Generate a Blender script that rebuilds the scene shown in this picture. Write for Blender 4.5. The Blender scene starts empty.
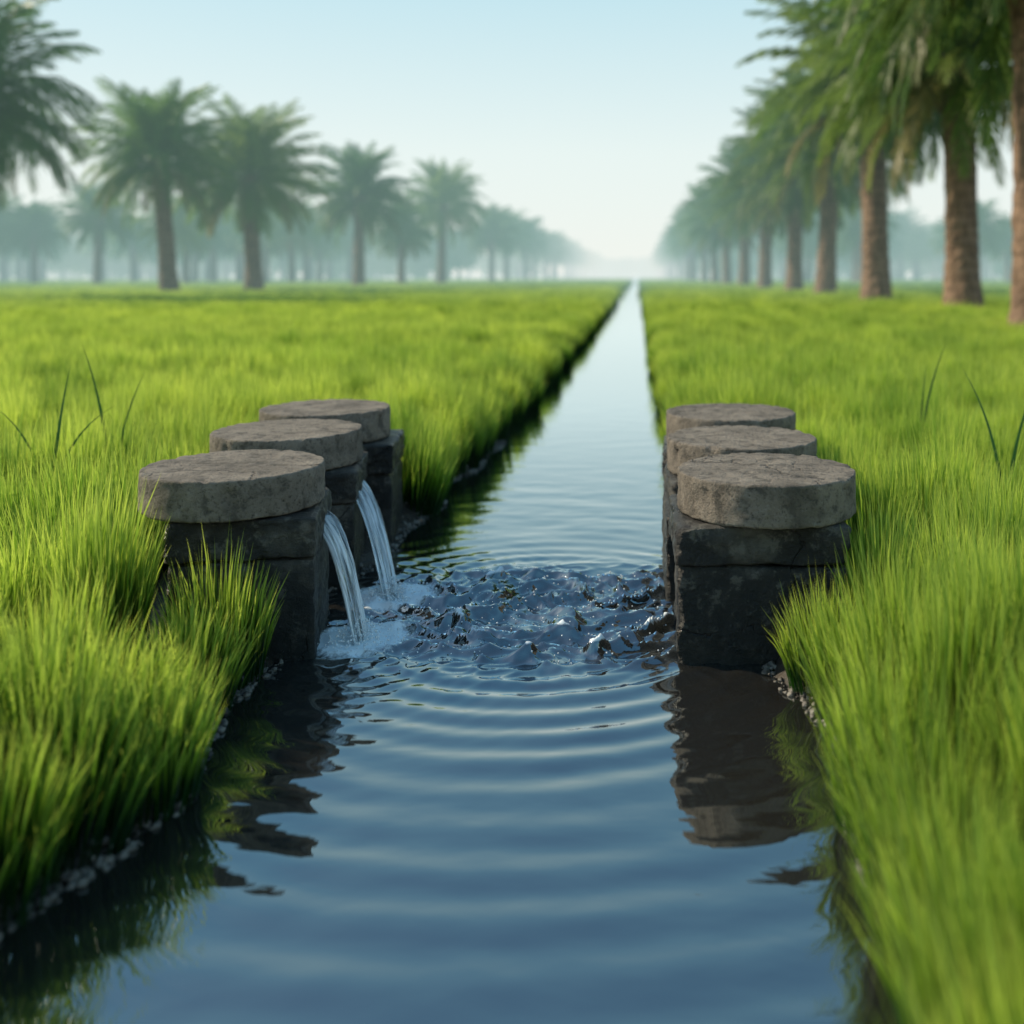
import bpy, math, random
import numpy as np
from mathutils import Vector, noise, Matrix
random.seed(7)
scene=bpy.context.scene
R=math.radians

# ------------------------------------------------------------ helpers
def link(o): scene.collection.objects.link(o); return o
def mesh_obj(name,verts,faces,mats=(),midx=None,smooth=False,do_link=True,attrs=None):
    me=bpy.data.meshes.new(name); me.from_pydata(verts,[],faces)
    for m in mats: me.materials.append(m)
    if midx is not None: me.polygons.foreach_set('material_index',midx)
    if smooth: me.polygons.foreach_set('use_smooth',[True]*len(me.polygons))
    if attrs:
        for k,v in attrs.items():
            a=me.attributes.new(k,'FLOAT','POINT'); a.data.foreach_set('value',v)
    me.update()
    o=bpy.data.objects.new(name,me)
    if do_link: link(o)
    return o
def sstep(a,b,x):
    t=min(1,max(0,(x-a)/(b-a))); return t*t*(3-2*t)
class NT:
    def __init__(s,name):
        s.m=bpy.data.materials.new(name); s.m.use_nodes=True; s.t=s.m.node_tree; s.t.nodes.clear()
        s.out=s.n('ShaderNodeOutputMaterial')
    def n(s,t,**k):
        x=s.t.nodes.new(t)
        for a,b in k.items(): setattr(x,a,b)
        return x
    def l(s,a,b): s.t.links.new(a,b)
    def ramp(s,fac,stops):
        r=s.n('ShaderNodeValToRGB'); e=r.color_ramp.elements
        while len(e)<len(stops): e.new(.5)
        for i,(p,c) in enumerate(stops):
            e[i].position=p; e[i].color=(c[0],c[1],c[2],1) if hasattr(c,'__len__') else (c,c,c,1)
        s.l(fac,r.inputs[0]); return r.outputs[0]
    def noise(s,vec,scale,detail=4,rough=.55,dist=0):
        x=s.n('ShaderNodeTexNoise'); x.inputs['Scale'].default_value=scale; x.inputs['Detail'].default_value=detail
        x.inputs['Roughness'].default_value=rough; x.inputs['Distortion'].default_value=dist
        if vec is not None: s.l(vec,x.inputs['Vector'])
        return x.outputs['Fac']
    def mix(s,fac,a,b,mode='MIX'):
        x=s.n('ShaderNodeMix',data_type='RGBA',blend_type=mode)
        for v,i in ((fac,0),(a,6),(b,7)):
            if hasattr(v,'is_linked'): s.l(v,x.inputs[i])
            elif i==0: x.inputs[0].default_value=v
            else: x.inputs[i].default_value=(*v,1)
        return x.outputs[2]
    def math(s,op,a,b=0,c=None):
        x=s.n('ShaderNodeMath',operation=op)
        for i,v in enumerate((a,b,c)):
            if v is None: continue
            if hasattr(v,'is_linked'): s.l(v,x.inputs[i])
            else: x.inputs[i].default_value=v
        return x.outputs[0]
    def attr(s,name): return s.n('ShaderNodeAttribute',attribute_name=name).outputs['Fac']
    def pos(s): return s.n('ShaderNodeNewGeometry').outputs['Position']
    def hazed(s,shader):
        """distance haze painted as pale glow, mixed in by distance from the world origin"""
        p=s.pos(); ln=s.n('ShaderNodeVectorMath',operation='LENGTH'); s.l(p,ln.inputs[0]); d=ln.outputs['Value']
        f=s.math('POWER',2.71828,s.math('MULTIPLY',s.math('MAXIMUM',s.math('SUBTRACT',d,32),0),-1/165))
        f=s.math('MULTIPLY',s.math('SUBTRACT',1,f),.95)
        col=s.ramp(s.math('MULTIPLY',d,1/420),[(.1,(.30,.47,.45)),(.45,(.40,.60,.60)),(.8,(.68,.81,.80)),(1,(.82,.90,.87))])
        em=s.n('ShaderNodeEmission'); s.l(col,em.inputs[0])  # self-lit haze colour on the surface, no fog volume
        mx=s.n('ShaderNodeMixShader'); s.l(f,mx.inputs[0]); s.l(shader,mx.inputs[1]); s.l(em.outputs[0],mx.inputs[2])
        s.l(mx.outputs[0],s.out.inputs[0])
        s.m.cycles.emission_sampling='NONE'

# ------------------------------------------------------------ materials
def leaf_mat(name,root,tip,tip2,transl=.45,patch=.12,spec=.25,lo=.1,end=None,var=.45):
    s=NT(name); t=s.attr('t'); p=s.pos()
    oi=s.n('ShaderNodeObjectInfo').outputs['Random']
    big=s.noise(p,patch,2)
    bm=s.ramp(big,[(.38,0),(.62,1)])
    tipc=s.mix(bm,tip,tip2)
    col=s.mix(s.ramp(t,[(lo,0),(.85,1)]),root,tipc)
    if end: col=s.mix(s.ramp(t,[(.66,0),(1,.85)]),col,end)
    v=s.math('MULTIPLY_ADD',oi,var,1-var/2)
    hs=s.n('ShaderNodeHueSaturation'); s.l(v,hs.inputs['Value']); s.l(col,hs.inputs['Color'])
    s.l(s.math('MULTIPLY_ADD',oi,-.03,.512),hs.inputs['Hue'])
    col=hs.outputs[0]
    b=s.n('ShaderNodeBsdfPrincipled'); s.l(col,b.inputs['Base Color']); b.inputs['Roughness'].default_value=.42
    b.inputs['Specular IOR Level'].default_value=spec
    tr=s.n('ShaderNodeBsdfTranslucent')
    tc=s.n('ShaderNodeVectorMath',operation='SCALE'); s.l(col,tc.inputs[0]); tc.inputs['Scale'].default_value=1.8
    s.l(tc.outputs[0],tr.inputs[0])
    mx=s.n('ShaderNodeMixShader'); mx.inputs[0].default_value=transl
    s.l(b.outputs[0],mx.inputs[1]); s.l(tr.outputs[0],mx.inputs[2])
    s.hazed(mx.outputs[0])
    return s.m
M_grass=leaf_mat('rice_leaf',(.006,.034,.003),(.15,.31,.018),(.25,.38,.035),.45,.35,lo=.3,end=(.42,.48,.09),var=.6,spec=.35)  # yellowing tip is leaf colour; near-black root paints shade between clumps
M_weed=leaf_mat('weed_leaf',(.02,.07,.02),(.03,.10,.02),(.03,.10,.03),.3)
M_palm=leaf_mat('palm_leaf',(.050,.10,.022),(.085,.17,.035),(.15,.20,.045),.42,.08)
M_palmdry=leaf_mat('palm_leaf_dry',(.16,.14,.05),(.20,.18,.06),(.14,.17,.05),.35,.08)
def trunk_mat():
    s=NT('palm_bark'); p=s.n('ShaderNodeTexCoord').outputs['Object']
    mp=s.n('ShaderNodeMapping'); mp.inputs['Scale'].default_value=(1,1,.35); s.l(p,mp.inputs[0])
    n=s.noise(mp.outputs[0],7,6,.7); w=s.n('ShaderNodeTexWave',wave_type='BANDS',bands_direction='Z'); w.inputs['Scale'].default_value=1.1
    w.inputs['Distortion'].default_value=5; w.inputs['Detail'].default_value=3; s.l(p,w.inputs['Vector'])
    c=s.ramp(n,[(.3,(.09,.05,.033)),(.7,(.42,.27,.18))])
    c=s.mix(s.ramp(w.outputs['Fac'],[(0,.35),(.4,0)]),c,(.06,.035,.022))
    b=s.n('ShaderNodeBsdfPrincipled'); s.l(c,b.inputs['Base Color']); b.inputs['Roughness'].default_value=.9
    bp=s.n('ShaderNodeBump'); bp.inputs['Strength'].default_value=.9; bp.inputs['Distance'].default_value=.08; s.l(n,bp.inputs['Height']); s.l(bp.outputs[0],b.inputs['Normal'])
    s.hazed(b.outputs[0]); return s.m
M_bark=trunk_mat()
def ground_mat():
    s=NT('paddy_soil'); p=s.pos(); n=s.noise(p,1.2,6,.7); n2=s.noise(p,30,4)
    soil=s.ramp(n2,[(.3,(.010,.008,.005)),(.7,(.045,.032,.02))])
    gr=s.ramp(n,[(.3,(.02,.06,.006)),(.7,(.07,.14,.014))])
    sx=s.n('ShaderNodeSeparateXYZ'); s.l(p,sx.inputs[0])
    f=s.math('MULTIPLY',s.ramp(sx.outputs['Z'],[(.12,0),(.135,1)]),s.ramp(s.math('MULTIPLY',sx.outputs['Y'],.01),[(.08,0),(.4,1)]))
    b=s.n('ShaderNodeBsdfPrincipled'); s.l(s.mix(f,soil,gr),b.inputs['Base Color']); b.inputs['Roughness'].default_value=.6
    bp=s.n('ShaderNodeBump'); bp.inputs['Strength'].default_value=.8; bp.inputs['Distance'].default_value=.02; s.l(n2,bp.inputs['Height']); s.l(bp.outputs[0],b.inputs['Normal'])
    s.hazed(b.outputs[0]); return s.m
M_ground=ground_mat()
def stone_mat(name,dark):
    s=NT(name); geo=s.n('ShaderNodeNewGeometry'); w=geo.outputs['Position']
    n1=s.noise(w,4,8,.65,.3); n2=s.noise(w,62,5,.75); n3=s.noise(w,16,6,.7)
    if not dark:
        c=s.ramp(n1,[(.3,(.135,.112,.085)),(.5,(.225,.187,.145)),(.7,(.32,.27,.21))])
        c=s.mix(s.ramp(n3,[(.38,.8),(.48,0)]),c,(.085,.072,.056))
        c=s.mix(s.ramp(n3,[(.56,0),(.68,.5)]),c,(.36,.31,.25))
    else:
        c=s.ramp(n1,[(.32,(.008,.007,.006)),(.52,(.024,.021,.017)),(.68,(.10,.09,.072))])
        c=s.mix(s.ramp(n3,[(.54,0),(.62,.6)]),c,(.17,.155,.125))
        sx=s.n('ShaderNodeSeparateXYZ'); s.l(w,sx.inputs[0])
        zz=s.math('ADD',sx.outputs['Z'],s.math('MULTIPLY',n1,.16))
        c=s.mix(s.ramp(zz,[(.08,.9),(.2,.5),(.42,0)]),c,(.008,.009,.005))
    c=s.mix(s.ramp(n2,[(.33,.9),(.45,0)]),c,(.04,.034,.027))
    v=s.n('ShaderNodeTexVoronoi',feature='DISTANCE_TO_EDGE'); v.inputs['Scale'].default_value=1.5
    wn=s.n('ShaderNodeTexNoise'); wn.inputs['Scale'].default_value=5; wn.inputs['Detail'].default_value=6; s.l(w,wn.inputs['Vector'])
    vm=s.n('ShaderNodeVectorMath',operation='MULTIPLY_ADD'); s.l(wn.outputs['Color'],vm.inputs[0]); vm.inputs[1].default_value=(.3,.3,.3); s.l(w,vm.inputs[2]); s.l(vm.outputs[0],v.inputs['Vector'])
    sn=s.n('ShaderNodeSeparateXYZ'); s.l(geo.outputs['Normal'],sn.inputs[0])
    cr=s.math('MULTIPLY',s.ramp(v.outputs['Distance'],[(0,1),(.008,0)]),s.ramp(s.noise(w,2.2,2),[(.50,0),(.55,1)]))
    if not dark: cr=s.math('MULTIPLY',cr,s.ramp(sn.outputs['Z'],[(.5,0),(.8,1)]))
    c=s.mix(s.math('MULTIPLY',cr,.85),c,(.03,.025,.02))
    b=s.n('ShaderNodeBsdfPrincipled'); s.l(c,b.inputs['Base Color'])
    if dark: s.l(s.ramp(n1,[(.3,.2),(.7,.6)]),b.inputs['Roughness'])
    else: b.inputs['Roughness'].default_value=.9
    hh=s.math('ADD',s.math('ADD',s.math('MULTIPLY',n2,.8),s.math('MULTIPLY',n3,1.0)),s.math('MULTIPLY',cr,-1.0))
    bp=s.n('ShaderNodeBump'); bp.inputs['Strength'].default_value=1; bp.inputs['Distance'].default_value=.022; s.l(hh,bp.inputs['Height']); s.l(bp.outputs[0],b.inputs['Normal'])
    s.l(b.outputs[0],s.out.inputs[0]); return s.m
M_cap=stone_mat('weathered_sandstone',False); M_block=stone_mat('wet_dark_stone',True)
def water_mat():
    s=NT('canal_water'); p=s.pos()
    foam=s.attr('foam'); fn=s.noise(p,42,6,.8)
    fm=s.ramp(s.math('MULTIPLY',foam,s.math('ADD',fn,.22)),[(.38,0),(.60,1)])
    mp=s.n('ShaderNodeMapping'); mp.inputs['Scale'].default_value=(1.0,2.2,1); s.l(p,mp.inputs[0])
    n=s.noise(mp.outputs[0],2.2,3,.5); n2=s.noise(mp.outputs[0],9,2,.5)
    bp=s.n('ShaderNodeBump'); bp.inputs['Strength'].default_value=.18; bp.inputs['Distance'].default_value=.02
    s.l(s.math('ADD',n,s.math('MULTIPLY',n2,.12)),bp.inputs['Height'])
    d=s.n('ShaderNodeBsdfDiffuse'); d.inputs[0].default_value=(.018,.017,.015,1); s.l(bp.outputs[0],d.inputs['Normal'])
    g=s.n('ShaderNodeBsdfGlossy'); g.inputs['Color'].default_value=(.88,.97,1,1); g.inputs['Roughness'].default_value=.012; s.l(bp.outputs[0],g.inputs['Normal'])
    fr=s.n('ShaderNodeFresnel'); fr.inputs[0].default_value=2.6; s.l(bp.outputs[0],fr.inputs['Normal'])
    # silty water mirrors strongly at a grazing angle
    fc=s.ramp(fr.outputs[0],[(.18,.22),(.28,.36),(.50,.85),(.72,1)])
    mx=s.n('ShaderNodeMixShader'); s.l(fc,mx.inputs[0]); s.l(d.outputs[0],mx.inputs[1]); s.l(g.outputs[0],mx.inputs[2])
    w=s.n('ShaderNodeBsdfDiffuse'); w.inputs[0].default_value=(.80,.86,.88,1)
    m2=s.n('ShaderNodeMixShader'); s.l(fm,m2.inputs[0]); s.l(mx.outputs[0],m2.inputs[1]); s.l(w.outputs[0],m2.inputs[2])
    s.l(m2.outputs[0],s.out.inputs[0]); return s.m
M_water=water_mat()
def stream_mat():
    s=NT('falling_water'); u=s.attr('u'); v=s.attr('v')
    cb=s.n('ShaderNodeCombineXYZ'); s.l(s.math('MULTIPLY',u,8),cb.inputs[0]); s.l(s.math('MULTIPLY',v,1.0),cb.inputs[1])
    n=s.noise(cb.outputs[0],1.6,4,.6)
    g=s.n('ShaderNodeBsdfPrincipled'); g.inputs['Base Color'].default_value=(.92,.97,1,1); g.inputs['Transmission Weight'].default_value=1; g.inputs['Roughness'].default_value=.03; g.inputs['IOR'].default_value=1.33
    d=s.n('ShaderNodeBsdfPrincipled'); d.inputs['Base Color'].default_value=(.90,.94,.96,1); d.inputs['Roughness'].default_value=.1; d.inputs['IOR'].default_value=1.6
    mx=s.n('ShaderNodeMixShader'); s.l(s.math('MULTIPLY',s.ramp(n,[(.44,.03),(.56,.95)]),s.math('ADD',s.math('MULTIPLY',v,.4),.6)),mx.inputs[0]); s.l(g.outputs[0],mx.inputs[1]); s.l(d.outputs[0],mx.inputs[2]); s.l(mx.outputs[0],s.out.inputs[0])
    return s.m
M_stream=stream_mat()
def drop_mat():
    s=NT('water_spray'); g=s.n('ShaderNodeBsdfPrincipled'); g.inputs['Base Color'].default_value=(.93,.96,.97,1); g.inputs['Transmission Weight'].default_value=.25; g.inputs['Roughness'].default_value=.05; s.l(g.outputs[0],s.out.inputs[0]); return s.m
M_drop=drop_mat()
def pebble_mat():
    s=NT('pale_clod'); p=s.pos(); c=s.ramp(s.noise(p,25,3),[(.35,(.04,.032,.025)),(.7,(.26,.23,.19))])
    g=s.n('ShaderNodeBsdfPrincipled'); s.l(c,g.inputs['Base Color']); g.inputs['Roughness'].default_value=.6; s.l(g.outputs[0],s.out.inputs[0]); return s.m
M_peb=pebble_mat()

# ------------------------------------------------------------ terrain
def Ledge(y): return -1.43+.13*sstep(5.3,7,y)+(.06*math.sin(y*2.3+1)+.045*math.sin(y*5.1))*(1 if y<60 else 0)
def Redge(y): return .60-.22*sstep(5.8,7.2,y)+(.05*math.sin(y*2.7)+.035*math.sin(y*5.7+2))*(1 if y<60 else 0)
ys=[-40,-10,-2]+[i*.12 for i in range(0,125)]+[15+i*.6 for i in range(76)]+[65,80,120,200,400,900,3000]
V=[];F=[];
prof=[(-1500,.14,0),(-120,.14,0),(-25,.14,0),(-6,.14,0),(-2,.14,0),(-.8,.14,0),(-.3,.14,0),(-.2,.11,0),(-.1,.06,0),(-.03,.03,0),(.03,-.03,0),(.12,-.25,0),(-.12,-.25,1),(-.03,-.03,1),(.03,.03,1),(.1,.06,1),(.2,.11,1),(.3,.14,1),(.8,.14,1),(2,.14,1),(6,.14,1),(25,.14,1),(120,.14,1),(1500,.14,1)]
for y in ys:
    for dx,z,sd in prof:
        x=(Redge(y) if sd else Ledge(y))+dx
        if abs(dx)<.25 and y<60: x+=.05*noise.noise((dx*9+sd*5,y*7,0))
        zz=z+(noise.noise((x*6,y*6,0))*.035 if abs(dx)<3 and -.1<z<.12 and y<60 else 0)
        V.append((x,y,zz))
n=len(prof)
for j in range(len(ys)-1):
    for i in range(n-1):
        a=j*n+i; F.append((a,a+1,a+1+n,a+n))
mesh_obj('ground',V,F,[M_ground],smooth=True)

# ------------------------------------------------------------ water
def hgt(x,y):
    h=0.; dx=x+.42; dy=y-4.5
    r=math.hypot(dx,dy); nz=noise.noise((x*1.3,y*1.3,3))
    A=.0050*sstep(.45,.8,r)*math.exp(-max(0,r-.8)/1.8)*(.8+.7*noise.noise((x*2,y*2,8)))*(1 if y<4.5 else 1-.8*sstep(4.8,5.8,y))
    h+=A*math.sin(2*math.pi*r/(.095+.022*min(3,r))+nz*2.2)
    for cx,cy in ((-1.17,4.13),(-1.17,4.68)):
        q=math.hypot(x-cx,y-cy); h+=.006*math.exp(-q/.3)*math.sin(2*math.pi*q/.075)
    h+=.0035*noise.noise((x*2.5,y*5,9))+.0014*noise.noise((x*7,y*12,19))
    m=math.exp(-(abs(dx)/.78)**4-(abs(dy+.05)/.62)**4)
    if m>.01:
        wx=x+.12*noise.noise((x*3,y*3,1)); wy=y+.12*noise.noise((x*3,y*3,5))
        a=1-abs(noise.noise((wx*3.2,wy*5.0,2)))*2.4; b=1-abs(noise.noise((wx*8,wy*11,4)))*2.2
        c=noise.noise((x*22,y*22,7))+.5*noise.noise((x*45,y*45,3))
        h+=m*(.050*max(0,a)**3+.024*max(0,b)**2+.006*c-.016)
    for rr,aa,w,c0,c1 in ((.60,.060,.026,-1.95,-.25),(.42,.040,.022,-2.9,-1.3),(.42,.050,.026,.5,2.4),(.78,.040,.026,-.9,.4)):
        ang=math.atan2(dy,dx)
        k=sstep(c0-.35,c0+.25,ang)*(1-sstep(c1-.25,c1+.35,ang))
        if k>0:
            r3=r+.09*noise.noise((x*4,y*4,11))+.04*noise.noise((x*11,y*11,21))
            h+=k*aa*math.exp(-((r3-rr)/w)**2)*max(0,.6+1.5*noise.noise((x*8,y*8,12)))
    return h*(1-sstep(6.2,8.8,y))
xs=np.arange(-1.75,1.0,.0125); yy=np.concatenate([np.arange(.6,3.6,.015),np.arange(3.6,5.4,.0105),np.arange(5.4,9.01,.03)])
V=[];F=[];foam=[]
for y in yy:
    for x in xs:
        h=hgt(x,y); V.append((x,y,h))
        q=min(math.hypot((x+1.14),(y-4.12)),math.hypot((x+1.14),(y-4.66)))
        foam.append(math.exp(-(q/.16)**2)*1.4+ .45*math.exp(-(q/.36)**2)+1.0*sstep(.036,.070,h))
n=len(xs)
for j in range(len(yy)-1):
    for i in range(n-1):
        a=j*n+i; F.append((a,a+1,a+1+n,a+n))
b=len(V); y1=float(yy[-1]); y0=float(yy[0])
V+= [(-1.75,y1,0),(1,y1,0),(1,3000,0),(-1.75,3000,0),(-1.75,-40,0),(1,-40,0),(1,y0,0),(-1.75,y0,0)]
F+= [(b,b+1,b+2,b+3),(b+4,b+5,b+6,b+7)]; foam+=[0]*8
mesh_obj('canal_water',V,F,[M_water],smooth=True,attrs={'foam':foam})

# ------------------------------------------------------------ pillars
def pillar(x,y,top,rad,yaw,seed,bx,bw,name='stone_pillar'):
    rnd=random.Random(seed); V=[];F=[];MI=[]
    SEG=180; th=.165+rnd.uniform(-.008,.008)
    prof=[]
    for k in range(16): prof.append((rad*(k/16)**.8*.97,0))
    for k in range(6):
        a=k/5*math.pi/2; prof.append((rad-.009+.009*math.sin(a),-.009+.009*math.cos(a)))
    for k in range(1,16): prof.append((rad,-.012-(th-.03)*k/16))
    for k in range(5):
        a=k/4*math.pi/2; prof.append((rad-.012+.012*math.cos(a),-th+.012-.012*math.sin(a)))
    prof.append((rad*.5,-th))
    prof=prof[1:]
    V.append((x,y,top)); 
    for (r,z) in prof:
        for s in range(SEG):
            a=2*math.pi*s/SEG; px=r*math.cos(a);py=r*math.sin(a)
            q=Vector((px*3+seed*7,py*3,z*3))
            rr=1+.008*noise.noise((math.cos(a)*1.5+seed,math.sin(a)*1.5,0))+.008*noise.fractal(q*5,1,2,5)
            ch=max(0,noise.noise((math.cos(a)*7+seed*3,math.sin(a)*7,z*8))-.22)*.075 if abs(r-rad)<.02 else 0
            zt=top+z+.003*noise.noise(q*1.2)+.004*noise.fractal(q*7,1,2,4)-(ch*.5 if z>-.03 else 0)
            V.append((x+px*(rr-ch),y+py*(rr-ch),zt))
    for s in range(SEG): F.append((0,1+s,1+(s+1)%SEG)); MI.append(0)
    for j in range(len(prof)-1):
        for s in range(SEG):
            a=1+j*SEG+s; b=1+j*SEG+(s+1)%SEG; F.append((a,a+SEG,b+SEG,b)); MI.append(0)
    def block(cx,cy,z0,z1,wx,wy,yw,sd,mi=1):
        N=26; hx,hy,hz=wx/2,wy/2,(z1-z0)/2; cz=(z0+z1)/2; base={}
        rot=Matrix.Rotation(yw,3,'Z')
        def vid(i,j,k):
            key=(i,j,k)
            if key in base: return base[key]
            p=Vector(((i/N*2-1)*hx,(j/N*2-1)*hy,(k/N*2-1)*hz))
            br=.012+.04*max(0,noise.noise(p*7+Vector((sd,0,0))))
            c=Vector((max(-hx+br,min(hx-br,p.x)),max(-hy+br,min(hy-br,p.y)),max(-hz+br,min(hz-br,p.z))))
            d=p-c
            if d.length>1e-6: p=c+d.normalized()*br
            q=p*5+Vector((sd*3.3,0,0))
            nn=p.normalized()*(.010*noise.noise(q)+.013*noise.fractal(q*4,1,2,4))
            p=rot@(p+nn)
            base[key]=len(V); V.append((cx+p.x,cy+p.y,cz+p.z)); return base[key]
        for i in range(N):
            for j in range(N):
                for f in (((i,j,0),(i,j+1,0),(i+1,j+1,0),(i+1,j,0)),((i,j,N),(i+1,j,N),(i+1,j+1,N),(i,j+1,N)),
                          ((i,0,j),(i+1,0,j),(i+1,0,j+1),(i,0,j+1)),((i,N,j),(i,N,j+1),(i+1,N,j+1),(i+1,N,j)),
                          ((0,i,j),(0,i,j+1),(0,i+1,j+1),(0,i+1,j)),((N,i,j),(N,i+1,j),(N,i+1,j+1),(N,i,j+1))):
                    F.append([vid(*t) for t in f]); MI.append(mi)
    zb=top-th; mh=.155+rnd.uniform(-.01,.01)
    block(bx,y,zb-mh,zb-.004,bw+rnd.uniform(-.02,.02),.60,yaw+rnd.uniform(-.03,.03),seed+1)
    block(bx+rnd.uniform(-.012,.012),y-.005,-.28,zb-mh-.004,bw,.60,yaw+rnd.uniform(-.03,.03),seed+2)
    o=mesh_obj(name,[(a-x,b2-y,c) for a,b2,c in V],F,[M_cap,M_block],MI,smooth=True)
    o.location=(x,y,0)
    return o
P=[(-1.675,4.15,.715,.358,R(12),1,-1.59,.54),(-1.765,5.04,.725,.362,R(11),12,-1.67,.54),(-1.81,5.80,.735,.362,R(8),23,-1.67,.54),
   (.53,4.15,.70,.365,R(-1),34,.48,.66),(.51,4.93,.705,.365,R(2),45,.47,.66),(.53,5.73,.72,.37,R(-2),56,.48,.66)]
for p in P: pillar(*p)

# ------------------------------------------------------------ falling streams
def stream(p0,p1,w0,w1,seed):
    V=[];F=[];U=[];VV=[];K=40;S=36
    p0=Vector(p0);p1=Vector(p1); d=(p1-p0); side=Vector((.25,.97,0)).normalized()
    for k in range(K+1):
        t=-.15+1.15*k/K
        tt=max(t,0)
        c=Vector((p0.x+d.x*t,p0.y+d.y*t,p0.z+(p1.z-p0.z)*tt**2.2-.01*max(0,-t)))
        w=w0+(w1-w0)*tt
        tang=Vector((d.x,d.y,(p1.z-p0.z)*2*tt)).normalized(); nrm=tang.cross(side).normalized()
        for s in range(S):
            a=2*math.pi*s/S; cu=math.cos(a)
            thick=.016*(1+.6*math.sin(cu*9+seed+t*2))+.005*noise.noise((cu*4,t*7,seed))
            edge=w*.5*(1+.14*noise.noise((a,t*5,seed)))
            V.append(tuple(c+side*cu*edge+nrm*math.sin(a)*thick)); U.append(cu*.5+.5); VV.append(max(0,t))
    for k in range(K):
        for s in range(S):
            a=k*S+s;b=k*S+(s+1)%S; F.append((a,b,b+S,a+S))
    return mesh_obj('water_stream',V,F,[M_stream],smooth=True,attrs={'u':U,'v':VV})
stream((-1.37,4.28,.465),(-1.14,4.12,-.01),.16,.10,1)
stream((-1.47,5.10,.45),(-1.15,4.66,-.01),.18,.12,5)
V=[];F=[];rnd=random.Random(3)
def ico(c,r):
    t=[(0,0,1),(1,0,0),(0,1,0),(-1,0,0),(0,-1,0),(0,0,-1)]
    pts=[Vector(p) for p in t]; tr=[(0,1,2),(0,2,3),(0,3,4),(0,4,1),(5,2,1),(5,3,2),(5,4,3),(5,1,4)]
    idx={}
    def g(v):
        k=tuple(round(x,4) for x in v)
        if k not in idx: idx[k]=len(V); V.append((c[0]+v.x*r,c[1]+v.y*r,c[2]+v.z*r))
        return idx[k]
    for a,b2,d in tr:
        A,B,C=pts[a],pts[b2],pts[d]; ab=(A+B).normalized(); bc=(B+C).normalized(); ca=(C+A).normalized()
        for q in ((A,ab,ca),(ab,B,bc),(ca,bc,C),(ab,bc,ca)): F.append([g(x) for x in q])
for cx,cy in ((-1.14,4.12),(-1.14,4.66)):
    for i in range(380):
        a=rnd.uniform(0,6.28); q=abs(rnd.gauss(0,.10)); z=abs(rnd.gauss(0,.045))*math.exp(-q*5)
        ico((cx+q*math.cos(a),cy+q*math.sin(a),z+.003),rnd.uniform(.002,.006))
for i in range(320):
    x=rnd.uniform(-1,.12);y=rnd.uniform(3.85,5); ico((x,y,hgt(x,y)+rnd.uniform(0,.03)),rnd.uniform(.0015,.0045))
mesh_obj('water_splash',V,F,[M_drop],smooth=True)
V=[];F=[]
for i in range(3200):
    y=rnd.uniform(1,9); sd=rnd.random()<.5
    o=abs(rnd.gauss(0,.06))-.05
    x=(Redge(y)+o) if sd else (Ledge(y)-o)
    b=len(V); ico((x,y,max(0,o*.8)+rnd.uniform(-.003,.01)),rnd.uniform(.004,.020)*rnd.random()**.5)
    for k in range(b,len(V)):
        v=V[k]; nn=noise.noise((v[0]*60,v[1]*60,v[2]*60))*.006; V[k]=(v[0]+nn,v[1]+nn,v[2]*.8+nn)
mesh_obj('bank_pebbles',V,F,[M_peb],smooth=False)

# ------------------------------------------------------------ grass
tufts=bpy.data.collections.new('grass_tufts')
def make_clump(name,nb,rad,l0,l1,w,seg,spread,seed):
    """one transplanted rice hill: upright blades from a tight base, shorter toward the rim, making a dome"""
    rnd=random.Random(seed); V=[];F=[];T=[]
    for i in range(nb):
        u=math.sqrt(rnd.random()); rr=rad*u; a=rnd.uniform(0,6.283); x=rr*math.cos(a); y=rr*math.sin(a)
        la=a+rnd.gauss(0,.6); L=rnd.uniform(l0,l1)*(1-.42*u**2)
        if rnd.random()<.04: L*=1.2
        ww=w*rnd.uniform(.55,1.3)
        k=spread*u*rnd.uniform(.4,1.3)+abs(rnd.gauss(0,.07)); el=math.pi/2-k*.45; step=L/seg; p=Vector((x,y,-.04))
        fa=rnd.uniform(0,6.283); sx=math.cos(fa);sy=math.sin(fa); droop=rnd.uniform(.4,1.5)
        b=len(V)
        for s in range(seg+1):
            t=s/seg; wd=ww*(1-t**2.4)*.5*(.7+.6*min(t,.5))
            if s<seg:
                V.append((p.x-sx*wd,p.y-sy*wd,p.z)); V.append((p.x+sx*wd,p.y+sy*wd,p.z)); T+= [t,t]
            else:
                V.append(tuple(p)); T.append(1)
            e=el-k*t*t*droop
            p=p+Vector((math.cos(e)*math.cos(la),math.cos(e)*math.sin(la),math.sin(e)))*step
        for s in range(seg-1):
            q=b+2*s; F.append((q,q+1,q+3,q+2))
        q=b+2*(seg-1); F.append((q,q+1,q+2))
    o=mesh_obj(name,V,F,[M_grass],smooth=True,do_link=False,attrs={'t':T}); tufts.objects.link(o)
for i in range(6): make_clump('a%d'%i,360,.145,.40,.56,.0082,4,.36,100+i)
for i in range(4): make_clump('b%d'%i,260,.20,.38,.56,.012,3,.36,200+i)
for i in range(3): make_clump('c%d'%i,260,.40,.38,.56,.026,3,.4,300+i)
for i in range(2): make_clump('d%d'%i,220,1.1,.36,.52,.075,2,.4,400+i)
pts=[];rot=[];scl=[];idx=[]
rnd=random.Random(11)
def blocked(x,y,m):
    for p in P:
        if math.hypot(x-p[0],y-p[1])<.36+m or (abs(x-p[6])<p[7]/2+.03+m and abs(y-p[1])<.33+m): return True
    return False
def hmod(px,py): return 1.04+noise.noise((px*1.8,py*1.8,0))*.40+noise.noise((px*.4,py*.4,4))*.18
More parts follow.
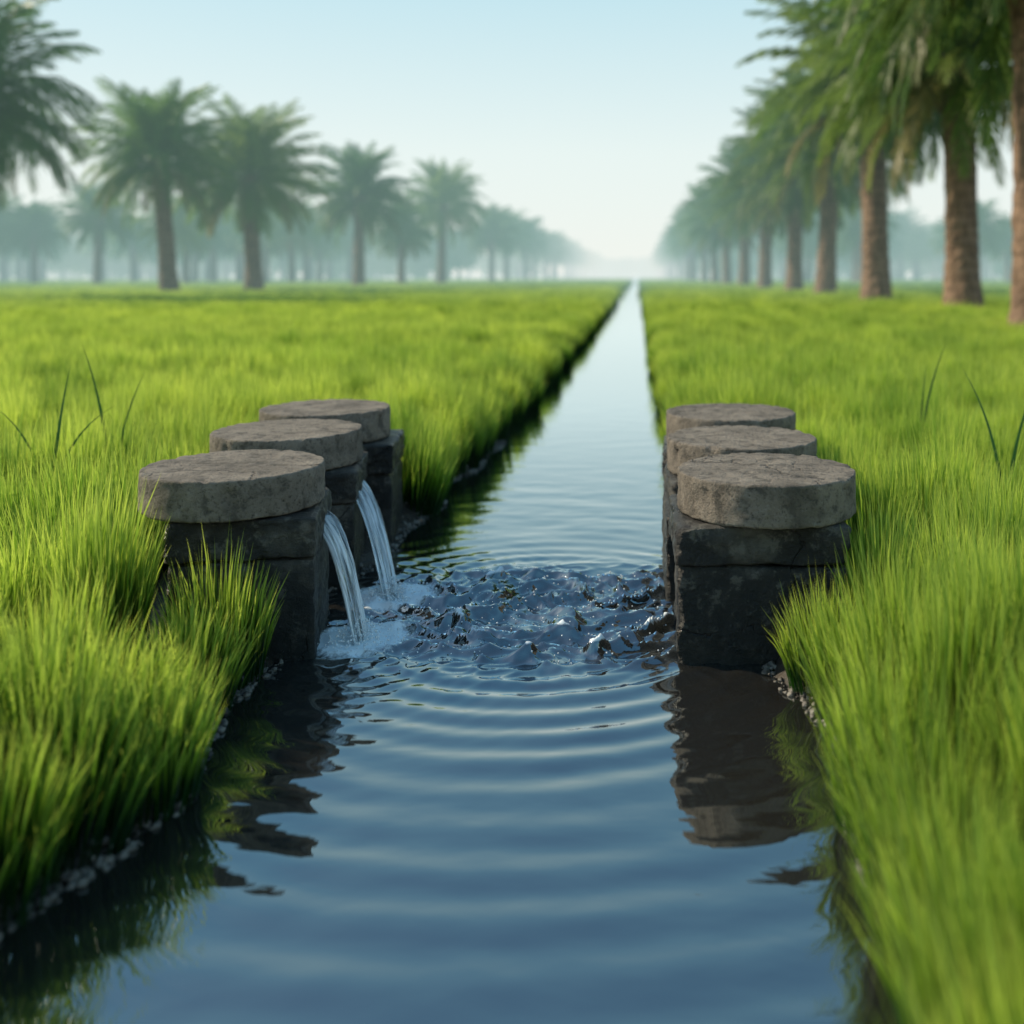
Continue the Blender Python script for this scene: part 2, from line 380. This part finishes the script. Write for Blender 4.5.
def scatter(ya,yb,sp,ids,xy,marg,inset,jit=.30):
    y=ya; row=0
    while y<yb:
        x0=-.66*y-marg; x1=.41*y+marg
        x=x0+(row%2)*sp*.5; row+=1
        while x<x1:
            px=x+rnd.uniform(-jit,jit)*sp; py=y+rnd.uniform(-jit,jit)*sp; x+=sp
            l=Ledge(py)-inset; r=Redge(py)+inset
            if l<px<r: continue
            if sp<.45 and blocked(px,py,.09): continue
            d=min(abs(px-l),abs(px-r))
            z=.05+.09*sstep(0,.2,d+.08); s=hmod(px,py)
            ln=(1-sstep(0,.2,d))*.05; tx=ln if px<l else -ln
            pts.append((px,py,z)); rot.append((rnd.gauss(0,.06),tx+rnd.gauss(0,.06),rnd.uniform(0,6.283)))
            q=xy*rnd.uniform(.85,1.2); scl.append((q,q,s*rnd.uniform(.88,1.12))); idx.append(rnd.choice(ids))
        y+=sp*.88
scatter(.5,9,.28,list(range(0,6)),1.05,1.6,.18)
scatter(9,26,.37,list(range(6,10)),1.15,2.5,.17)
scatter(26,62,.68,list(range(10,13)),1.05,6,.28)
scatter(62,230,1.5,[13,14],1.1,25,.9)
for sd in (0,1):
    y=.6
    while y<62:
        yy_=y; x=Redge(yy_)+rnd.uniform(.06,.14) if sd else Ledge(yy_)-rnd.uniform(.06,.14)
        step=rnd.uniform(.22,.36) if y<26 else .38
        if not blocked(x,yy_,.05):
            pts.append((x,yy_,.05)); rot.append((rnd.gauss(0,.05),(-.06 if sd else .06)+rnd.gauss(0,.05),rnd.uniform(0,6.283)))
            q=rnd.uniform(.85,1.15); scl.append((q,q,(.93+(hmod(x,yy_)-1)*.8)*rnd.uniform(.92,1.08))); idx.append(rnd.randrange(6) if y<9 else rnd.randrange(6,10))
        y+=step
def euler_fix(r):
    m=(Matrix.Rotation(r[1],3,'Y')@Matrix.Rotation(r[0],3,'X'))@Matrix.Rotation(r[2],3,'Z')
    return tuple(m.to_euler('XYZ'))
def gn_scatter(name,coll,pts,rot,scl,idx):
    me=bpy.data.meshes.new(name); me.from_pydata(pts,[],[])
    a=me.attributes.new('rot','FLOAT_VECTOR','POINT'); a.data.foreach_set('vector',np.array([euler_fix(r) for r in rot],dtype=np.float32).ravel())
    a=me.attributes.new('scl','FLOAT_VECTOR','POINT'); a.data.foreach_set('vector',np.array(scl,dtype=np.float32).ravel())
    a=me.attributes.new('idx','INT','POINT'); a.data.foreach_set('value',np.array(idx,dtype=np.int32))
    o=link(bpy.data.objects.new(name,me))
    g=bpy.data.node_groups.new(name+'_scatter','GeometryNodeTree')
    g.interface.new_socket('Geometry',in_out='INPUT',socket_type='NodeSocketGeometry'); g.interface.new_socket('Geometry',in_out='OUTPUT',socket_type='NodeSocketGeometry')
    gi=g.nodes.new('NodeGroupInput'); go=g.nodes.new('NodeGroupOutput')
    ci=g.nodes.new('GeometryNodeCollectionInfo'); ci.inputs['Collection'].default_value=coll; ci.inputs['Separate Children'].default_value=True; ci.inputs['Reset Children'].default_value=True
    ip=g.nodes.new('GeometryNodeInstanceOnPoints'); ip.inputs['Pick Instance'].default_value=True
    def na(n,t):
        x=g.nodes.new('GeometryNodeInputNamedAttribute'); x.data_type=t; x.inputs['Name'].default_value=n
        return [s for s in x.outputs if s.enabled and s.name=='Attribute'][0]
    L=g.links.new
    L(gi.outputs[0],ip.inputs['Points']); L(ci.outputs[0],ip.inputs['Instance']); L(na('idx','INT'),ip.inputs['Instance Index'])
    L(na('rot','FLOAT_VECTOR'),ip.inputs['Rotation']); L(na('scl','FLOAT_VECTOR'),ip.inputs['Scale']); L(ip.outputs[0],go.inputs[0])
    m=o.modifiers.new('scatter','NODES'); m.node_group=g
    return o
print('tufts',len(pts))
gn_scatter('rice_grass',tufts,pts,rot,scl,idx)

# tall weeds
def weed(x,y,blades,name='tall_weed'):
    V=[];F=[];T=[]
    for (az,L,bend,w) in blades:
        seg=10; el=R(86); p=Vector((0,0,.12)); b=len(V); sx,sy=1,.15
        for s in range(seg+1):
            t=s/seg; wd=w*(1-t**1.6)*.5+.0006
            V.append((p.x-sx*wd,p.y-sy*wd,p.z)); V.append((p.x+sx*wd,p.y+sy*wd,p.z)); T+=[t,t]
            e=el-bend*t**1.5
            p=p+Vector((math.cos(e)*math.cos(az),math.cos(e)*math.sin(az),math.sin(e)))*L/seg
        for s in range(seg):
            q=b+2*s; F.append((q,q+1,q+3,q+2))
    o=mesh_obj(name,V,F,[M_weed],smooth=True,attrs={'t':T}); o.location=(x,y,0)
weed(-3.05,5.8,[(3.0,1.0,.35,.026),(.3,.84,.4,.022)])
weed(-3.12,5.3,[(1.2,.90,.2,.026),(0.1,.80,1.1,.024),(3.1,.78,1.0,.024)])
weed(1.82,6.5,[(.3,.98,.45,.026),(.9,.8,.3,.02)])
weed(1.95,5.3,[(.2,.92,.5,.026),(2.9,.92,.5,.024),(.6,.78,.7,.02)])

# ------------------------------------------------------------ palms
def palm_mesh(name,seed,H=7.6):
    rnd=random.Random(seed); V=[];F=[];MI=[];T=[]
    SEG=24;K=70
    for k in range(K+1):
        z=H*k/K; t=k/K
        r=.43+.26*math.exp(-t*9)+.12*sstep(.62,1,t)
        for s in range(SEG):
            a=2*math.pi*s/SEG
            spiral=((z*2.2+a/6.283*2)%1)
            rr=r*(1+.04*(1-spiral)+.09*noise.noise((math.cos(a)*2.5,math.sin(a)*2.5,z*1.6+seed))+.06*noise.noise((math.cos(a)*7,math.sin(a)*7,z*5)))
            V.append((rr*math.cos(a)+.12*math.sin(t*2+seed),rr*math.sin(a),z-.1)); T.append(0)
    for k in range(K):
        for s in range(SEG):
            a=k*SEG+s;b=k*SEG+(s+1)%SEG;F.append((a,b,b+SEG,a+SEG));MI.append(0)
    NF=120; top=Vector((.12*math.sin(2+seed),0,H-.2))
    for i in range(NF):
        u=i/NF; az=i*2.39996+rnd.gauss(0,.15); el0=R(86-118*u**1.0+rnd.gauss(0,7)); L=rnd.uniform(4.6,5.5)*(1-.24*u)*(.8 if u<.06 else 1)
        bend=R(46+rnd.uniform(-8,24)+18*math.sin(math.pi*u)); dry=1 if u>.86 and rnd.random()<.5 else 0
        steps=24; p=top+Vector((math.cos(az),math.sin(az),0))*(.15+.45*u)+Vector((0,0,.5*(1-u)-.5*u)); prev=None
        tw=rnd.gauss(0,.3)
        for s in range(steps+1):
            t=s/steps; e=max(el0-bend*t**1.5,R(-84))
            tan=Vector((math.cos(e)*math.cos(az),math.cos(e)*math.sin(az),math.sin(e)))
            side0=Vector((-math.sin(az),math.cos(az),0))
            up=side0.cross(tan)
            if up.z<0: up=-up
            side=(side0*math.cos(tw)+up*math.sin(tw))
            w=.06*(1-t)+.012
            b=len(V); V.append(tuple(p-side*w)); V.append(tuple(p+side*w)); T+=[t,t]
            if prev is not None: F.append((prev,prev+1,b+1,b)); MI.append(1+dry)
            prev=b
            if t>.08:
                ll=1.15*(math.sin(math.pi*min(1,(t*.84+.14)))**.6)*rnd.uniform(.8,1.1)
                for sg in (-1,1):
                    d=(side*sg*(.72-.35*t)+tan*(.6+.5*t)+up*.10+Vector((0,0,-.20))+Vector((rnd.gauss(0,.08),rnd.gauss(0,.08),rnd.gauss(0,.08)))).normalized()
                    d2=(d+Vector((0,0,-.5))).normalized(); wv=tan*.10
                    b=len(V); m=p+d*ll*.55; tip=m+d2*ll*.5
                    V.extend([tuple(p-wv*.5),tuple(p+wv*.5),tuple(m+wv*.8),tuple(m-wv*.8),tuple(tip)]); T+=[.1+.3*t,.1+.3*t,.6,.6,1]
                    F.append((b,b+1,b+2,b+3)); F.append((b+3,b+2,b+4)); MI+=[1+dry,1+dry]
            p=p+tan*(L/steps)
    for i in range(60):
        az=rnd.uniform(0,6.283); z=H-rnd.uniform(.1,1.8); r=.5
        d=Vector((math.cos(az),math.sin(az),0)); s=Vector((-math.sin(az),math.cos(az),0)); l=rnd.uniform(.3,.6)
        a0=Vector((top.x,0,z))+d*r*.9; a1=a0+d*l*.5+Vector((0,0,l*.8))
        b=len(V); V.extend([tuple(a0-s*.12),tuple(a0+s*.12),tuple(a1+s*.05),tuple(a1-s*.05)]); T+=[0]*4; F.append((b,b+1,b+2,b+3)); MI.append(0)
    o=mesh_obj(name,V,F,[M_bark,M_palm,M_palmdry],MI,do_link=False,attrs={'t':T}); return o.data
PM=[palm_mesh('palm_mesh',s,h) for s,h in ((1,7.6),(2,8.0),(3,7.3))]
rnd=random.Random(5)
trees=[(-30.3,45,1.16),(-28.2,60,1.05),(-25.3,66,1.14),(-25.8,93,1.12),(-23.6,120,1.16),(-26.5,112,.88),(-23.5,160,1.0),
 (7.7,19.5,1.0),(10.4,32,1.12),(9.8,41,1.15),(10.4,55,1.12),(10.3,66,1.1),(10.2,80,1.1),(10.1,95,1.1),(10,112,1.1),(10,131,1.1),(10,152,1.1)]
for i,(x,y,s) in enumerate(trees):
    o=link(bpy.data.objects.new('palm_tree',PM[i%3])); o.location=(x,y,.1); o.rotation_euler=(R(rnd.gauss(0,1.2)),R(rnd.gauss(0,1.2)),rnd.uniform(0,6.28)); o.scale=(s,s,s*rnd.uniform(.95,1.08))
def bush_mesh(seed):
    rnd=random.Random(seed); V=[];F=[];T=[]
    cs=[(rnd.gauss(0,2.5),rnd.gauss(0,2.5),rnd.uniform(2,7.5),rnd.uniform(1.5,3.0)) for _ in range(16)]
    for (cx,cy,cz,r) in cs:
        for k in range(170):
            d=Vector((rnd.gauss(0,1),rnd.gauss(0,1),rnd.gauss(0,1))).normalized()*r*rnd.uniform(.55,1.05)
            p=Vector((cx,cy,cz))+d; a=Vector((rnd.gauss(0,1),rnd.gauss(0,1),rnd.gauss(0,1))).normalized()*.38; c=a.orthogonal().normalized()*.25
            b=len(V); V.extend([tuple(p-a),tuple(p+c),tuple(p+a),tuple(p-c)]); T+=[rnd.random()]*4; F.append((b,b+1,b+2,b+3))
    b=len(V)
    for z,r in ((-.2,.35),(5,.2)):
        for s in range(6): V.append((r*math.cos(s),r*math.sin(s),z)); T.append(0)
    for s in range(6): F.append((b+s,b+(s+1)%6,b+6+(s+1)%6,b+6+s))
    return mesh_obj('z_broadleaf',V,F,[M_palm],do_link=False,attrs={'t':T})
gc=bpy.data.collections.new('grove_sources')
for i,m in enumerate(PM): gc.objects.link(bpy.data.objects.new('p%d'%i,m))
for i in range(2): gc.objects.link(bush_mesh(i))
pts=[];rot=[];scl=[];idx=[]
def add(x,y,s,i): pts.append((x,y,.1)); rot.append((0,0,rnd.uniform(0,6.28))); scl.append((s,s,s)); idx.append(i)
y=174
while y<620:
    add(10+rnd.uniform(-.6,.6),y,rnd.uniform(1,1.15),rnd.randrange(3)); add(-23+rnd.uniform(-1,1),y+5,rnd.uniform(.95,1.12),rnd.randrange(3)); y+=18+y*.02
for i in range(60):
    y=rnd.uniform(105,190); x=rnd.uniform(-150,-42)
    add(x,y,rnd.uniform(.8,1.05),rnd.randrange(3))
for i in range(40):
    y=rnd.uniform(130,220); x=rnd.uniform(24,110); add(x,y,rnd.uniform(.85,1.1),rnd.randrange(3))
for i in range(380):
    y=rnd.uniform(200,330); x=rnd.choice((rnd.uniform(-330,-30),rnd.uniform(18,220))); add(x,y,rnd.uniform(.8,1.35),rnd.choice((0,1,2,3,4,3,4)))
for i in range(60):
    add(rnd.uniform(-45,45),rnd.uniform(560,760),rnd.uniform(.9,1.4),rnd.choice((3,4)))
gn_scatter('distant_palm_grove',gc,pts,rot,scl,idx)

# ------------------------------------------------------------ light
EL=R(35); AZ=R(-72)
w=bpy.data.worlds.new("World"); scene.world=w; w.use_nodes=True; nt=w.node_tree
sky=nt.nodes.new('ShaderNodeTexSky'); sky.sky_type='NISHITA'; sky.sun_disc=False; sky.sun_elevation=EL; sky.sun_rotation=AZ%(2*math.pi)
sky.air_density=1.0; sky.dust_density=1.0; sky.ozone_density=1.2; sky.altitude=0
# hand-set gradient mixed over the sky: bright pale haze low, bluer higher up
tc=nt.nodes.new('ShaderNodeTexCoord'); sx=nt.nodes.new('ShaderNodeSeparateXYZ'); nt.links.new(tc.outputs['Generated'],sx.inputs[0])
rf=nt.nodes.new('ShaderNodeValToRGB'); e=rf.color_ramp.elements; e[0].position=0; e[0].color=(.98,)*3+(1,); e[1].position=1; e[1].color=(.25,)*3+(1,)
m1=e.new(.28); m1.color=(.92,)*3+(1,); m2=e.new(.6); m2.color=(.65,)*3+(1,)
rc=nt.nodes.new('ShaderNodeValToRGB'); e=rc.color_ramp.elements; e[0].position=0; e[0].color=(.90,.93,.87,1); e[1].position=.75; e[1].color=(.14,.46,.80,1)
m3=e.new(.12); m3.color=(.83,.93,.90,1); m4=e.new(.28); m4.color=(.56,.81,.88,1); m5=e.new(.5); m5.color=(.26,.61,.85,1)
nt.links.new(sx.outputs['Z'],rf.inputs[0]); nt.links.new(sx.outputs['Z'],rc.inputs[0])
sc=nt.nodes.new('ShaderNodeVectorMath'); sc.operation='SCALE'; sc.inputs['Scale'].default_value=1/.14; nt.links.new(rc.outputs[0],sc.inputs[0])
mx=nt.nodes.new('ShaderNodeMix'); mx.data_type='RGBA'; nt.links.new(rf.outputs[0],mx.inputs[0]); nt.links.new(sky.outputs[0],mx.inputs[6]); nt.links.new(sc.outputs[0],mx.inputs[7])
nt.links.new(mx.outputs[2],nt.nodes['Background'].inputs[0]); nt.nodes['Background'].inputs[1].default_value=.14
sd=bpy.data.lights.new('sun','SUN'); sd.energy=5.0; sd.angle=R(.6); sd.color=(1,.86,.64)
so=link(bpy.data.objects.new('sun',sd)); d=Vector((math.sin(AZ)*math.cos(EL),math.cos(AZ)*math.cos(EL),math.sin(EL)))
so.rotation_euler=d.to_track_quat('Z','Y').to_euler()

# ------------------------------------------------------------ camera
cam=bpy.data.cameras.new('camera'); co=link(bpy.data.objects.new('camera',cam)); scene.camera=co
co.location=(0,0,1.5); co.rotation_euler=(R(90),0,0)
cam.sensor_width=36; cam.lens=35.16; cam.shift_x=-126/1024; cam.shift_y=-237/1024
cam.clip_start=.05; cam.clip_end=6000
cam.dof.use_dof=True; cam.dof.focus_distance=4.1; cam.dof.aperture_fstop=1.0
scene.view_settings.view_transform='Standard'; scene.view_settings.look='None'; scene.view_settings.exposure=0
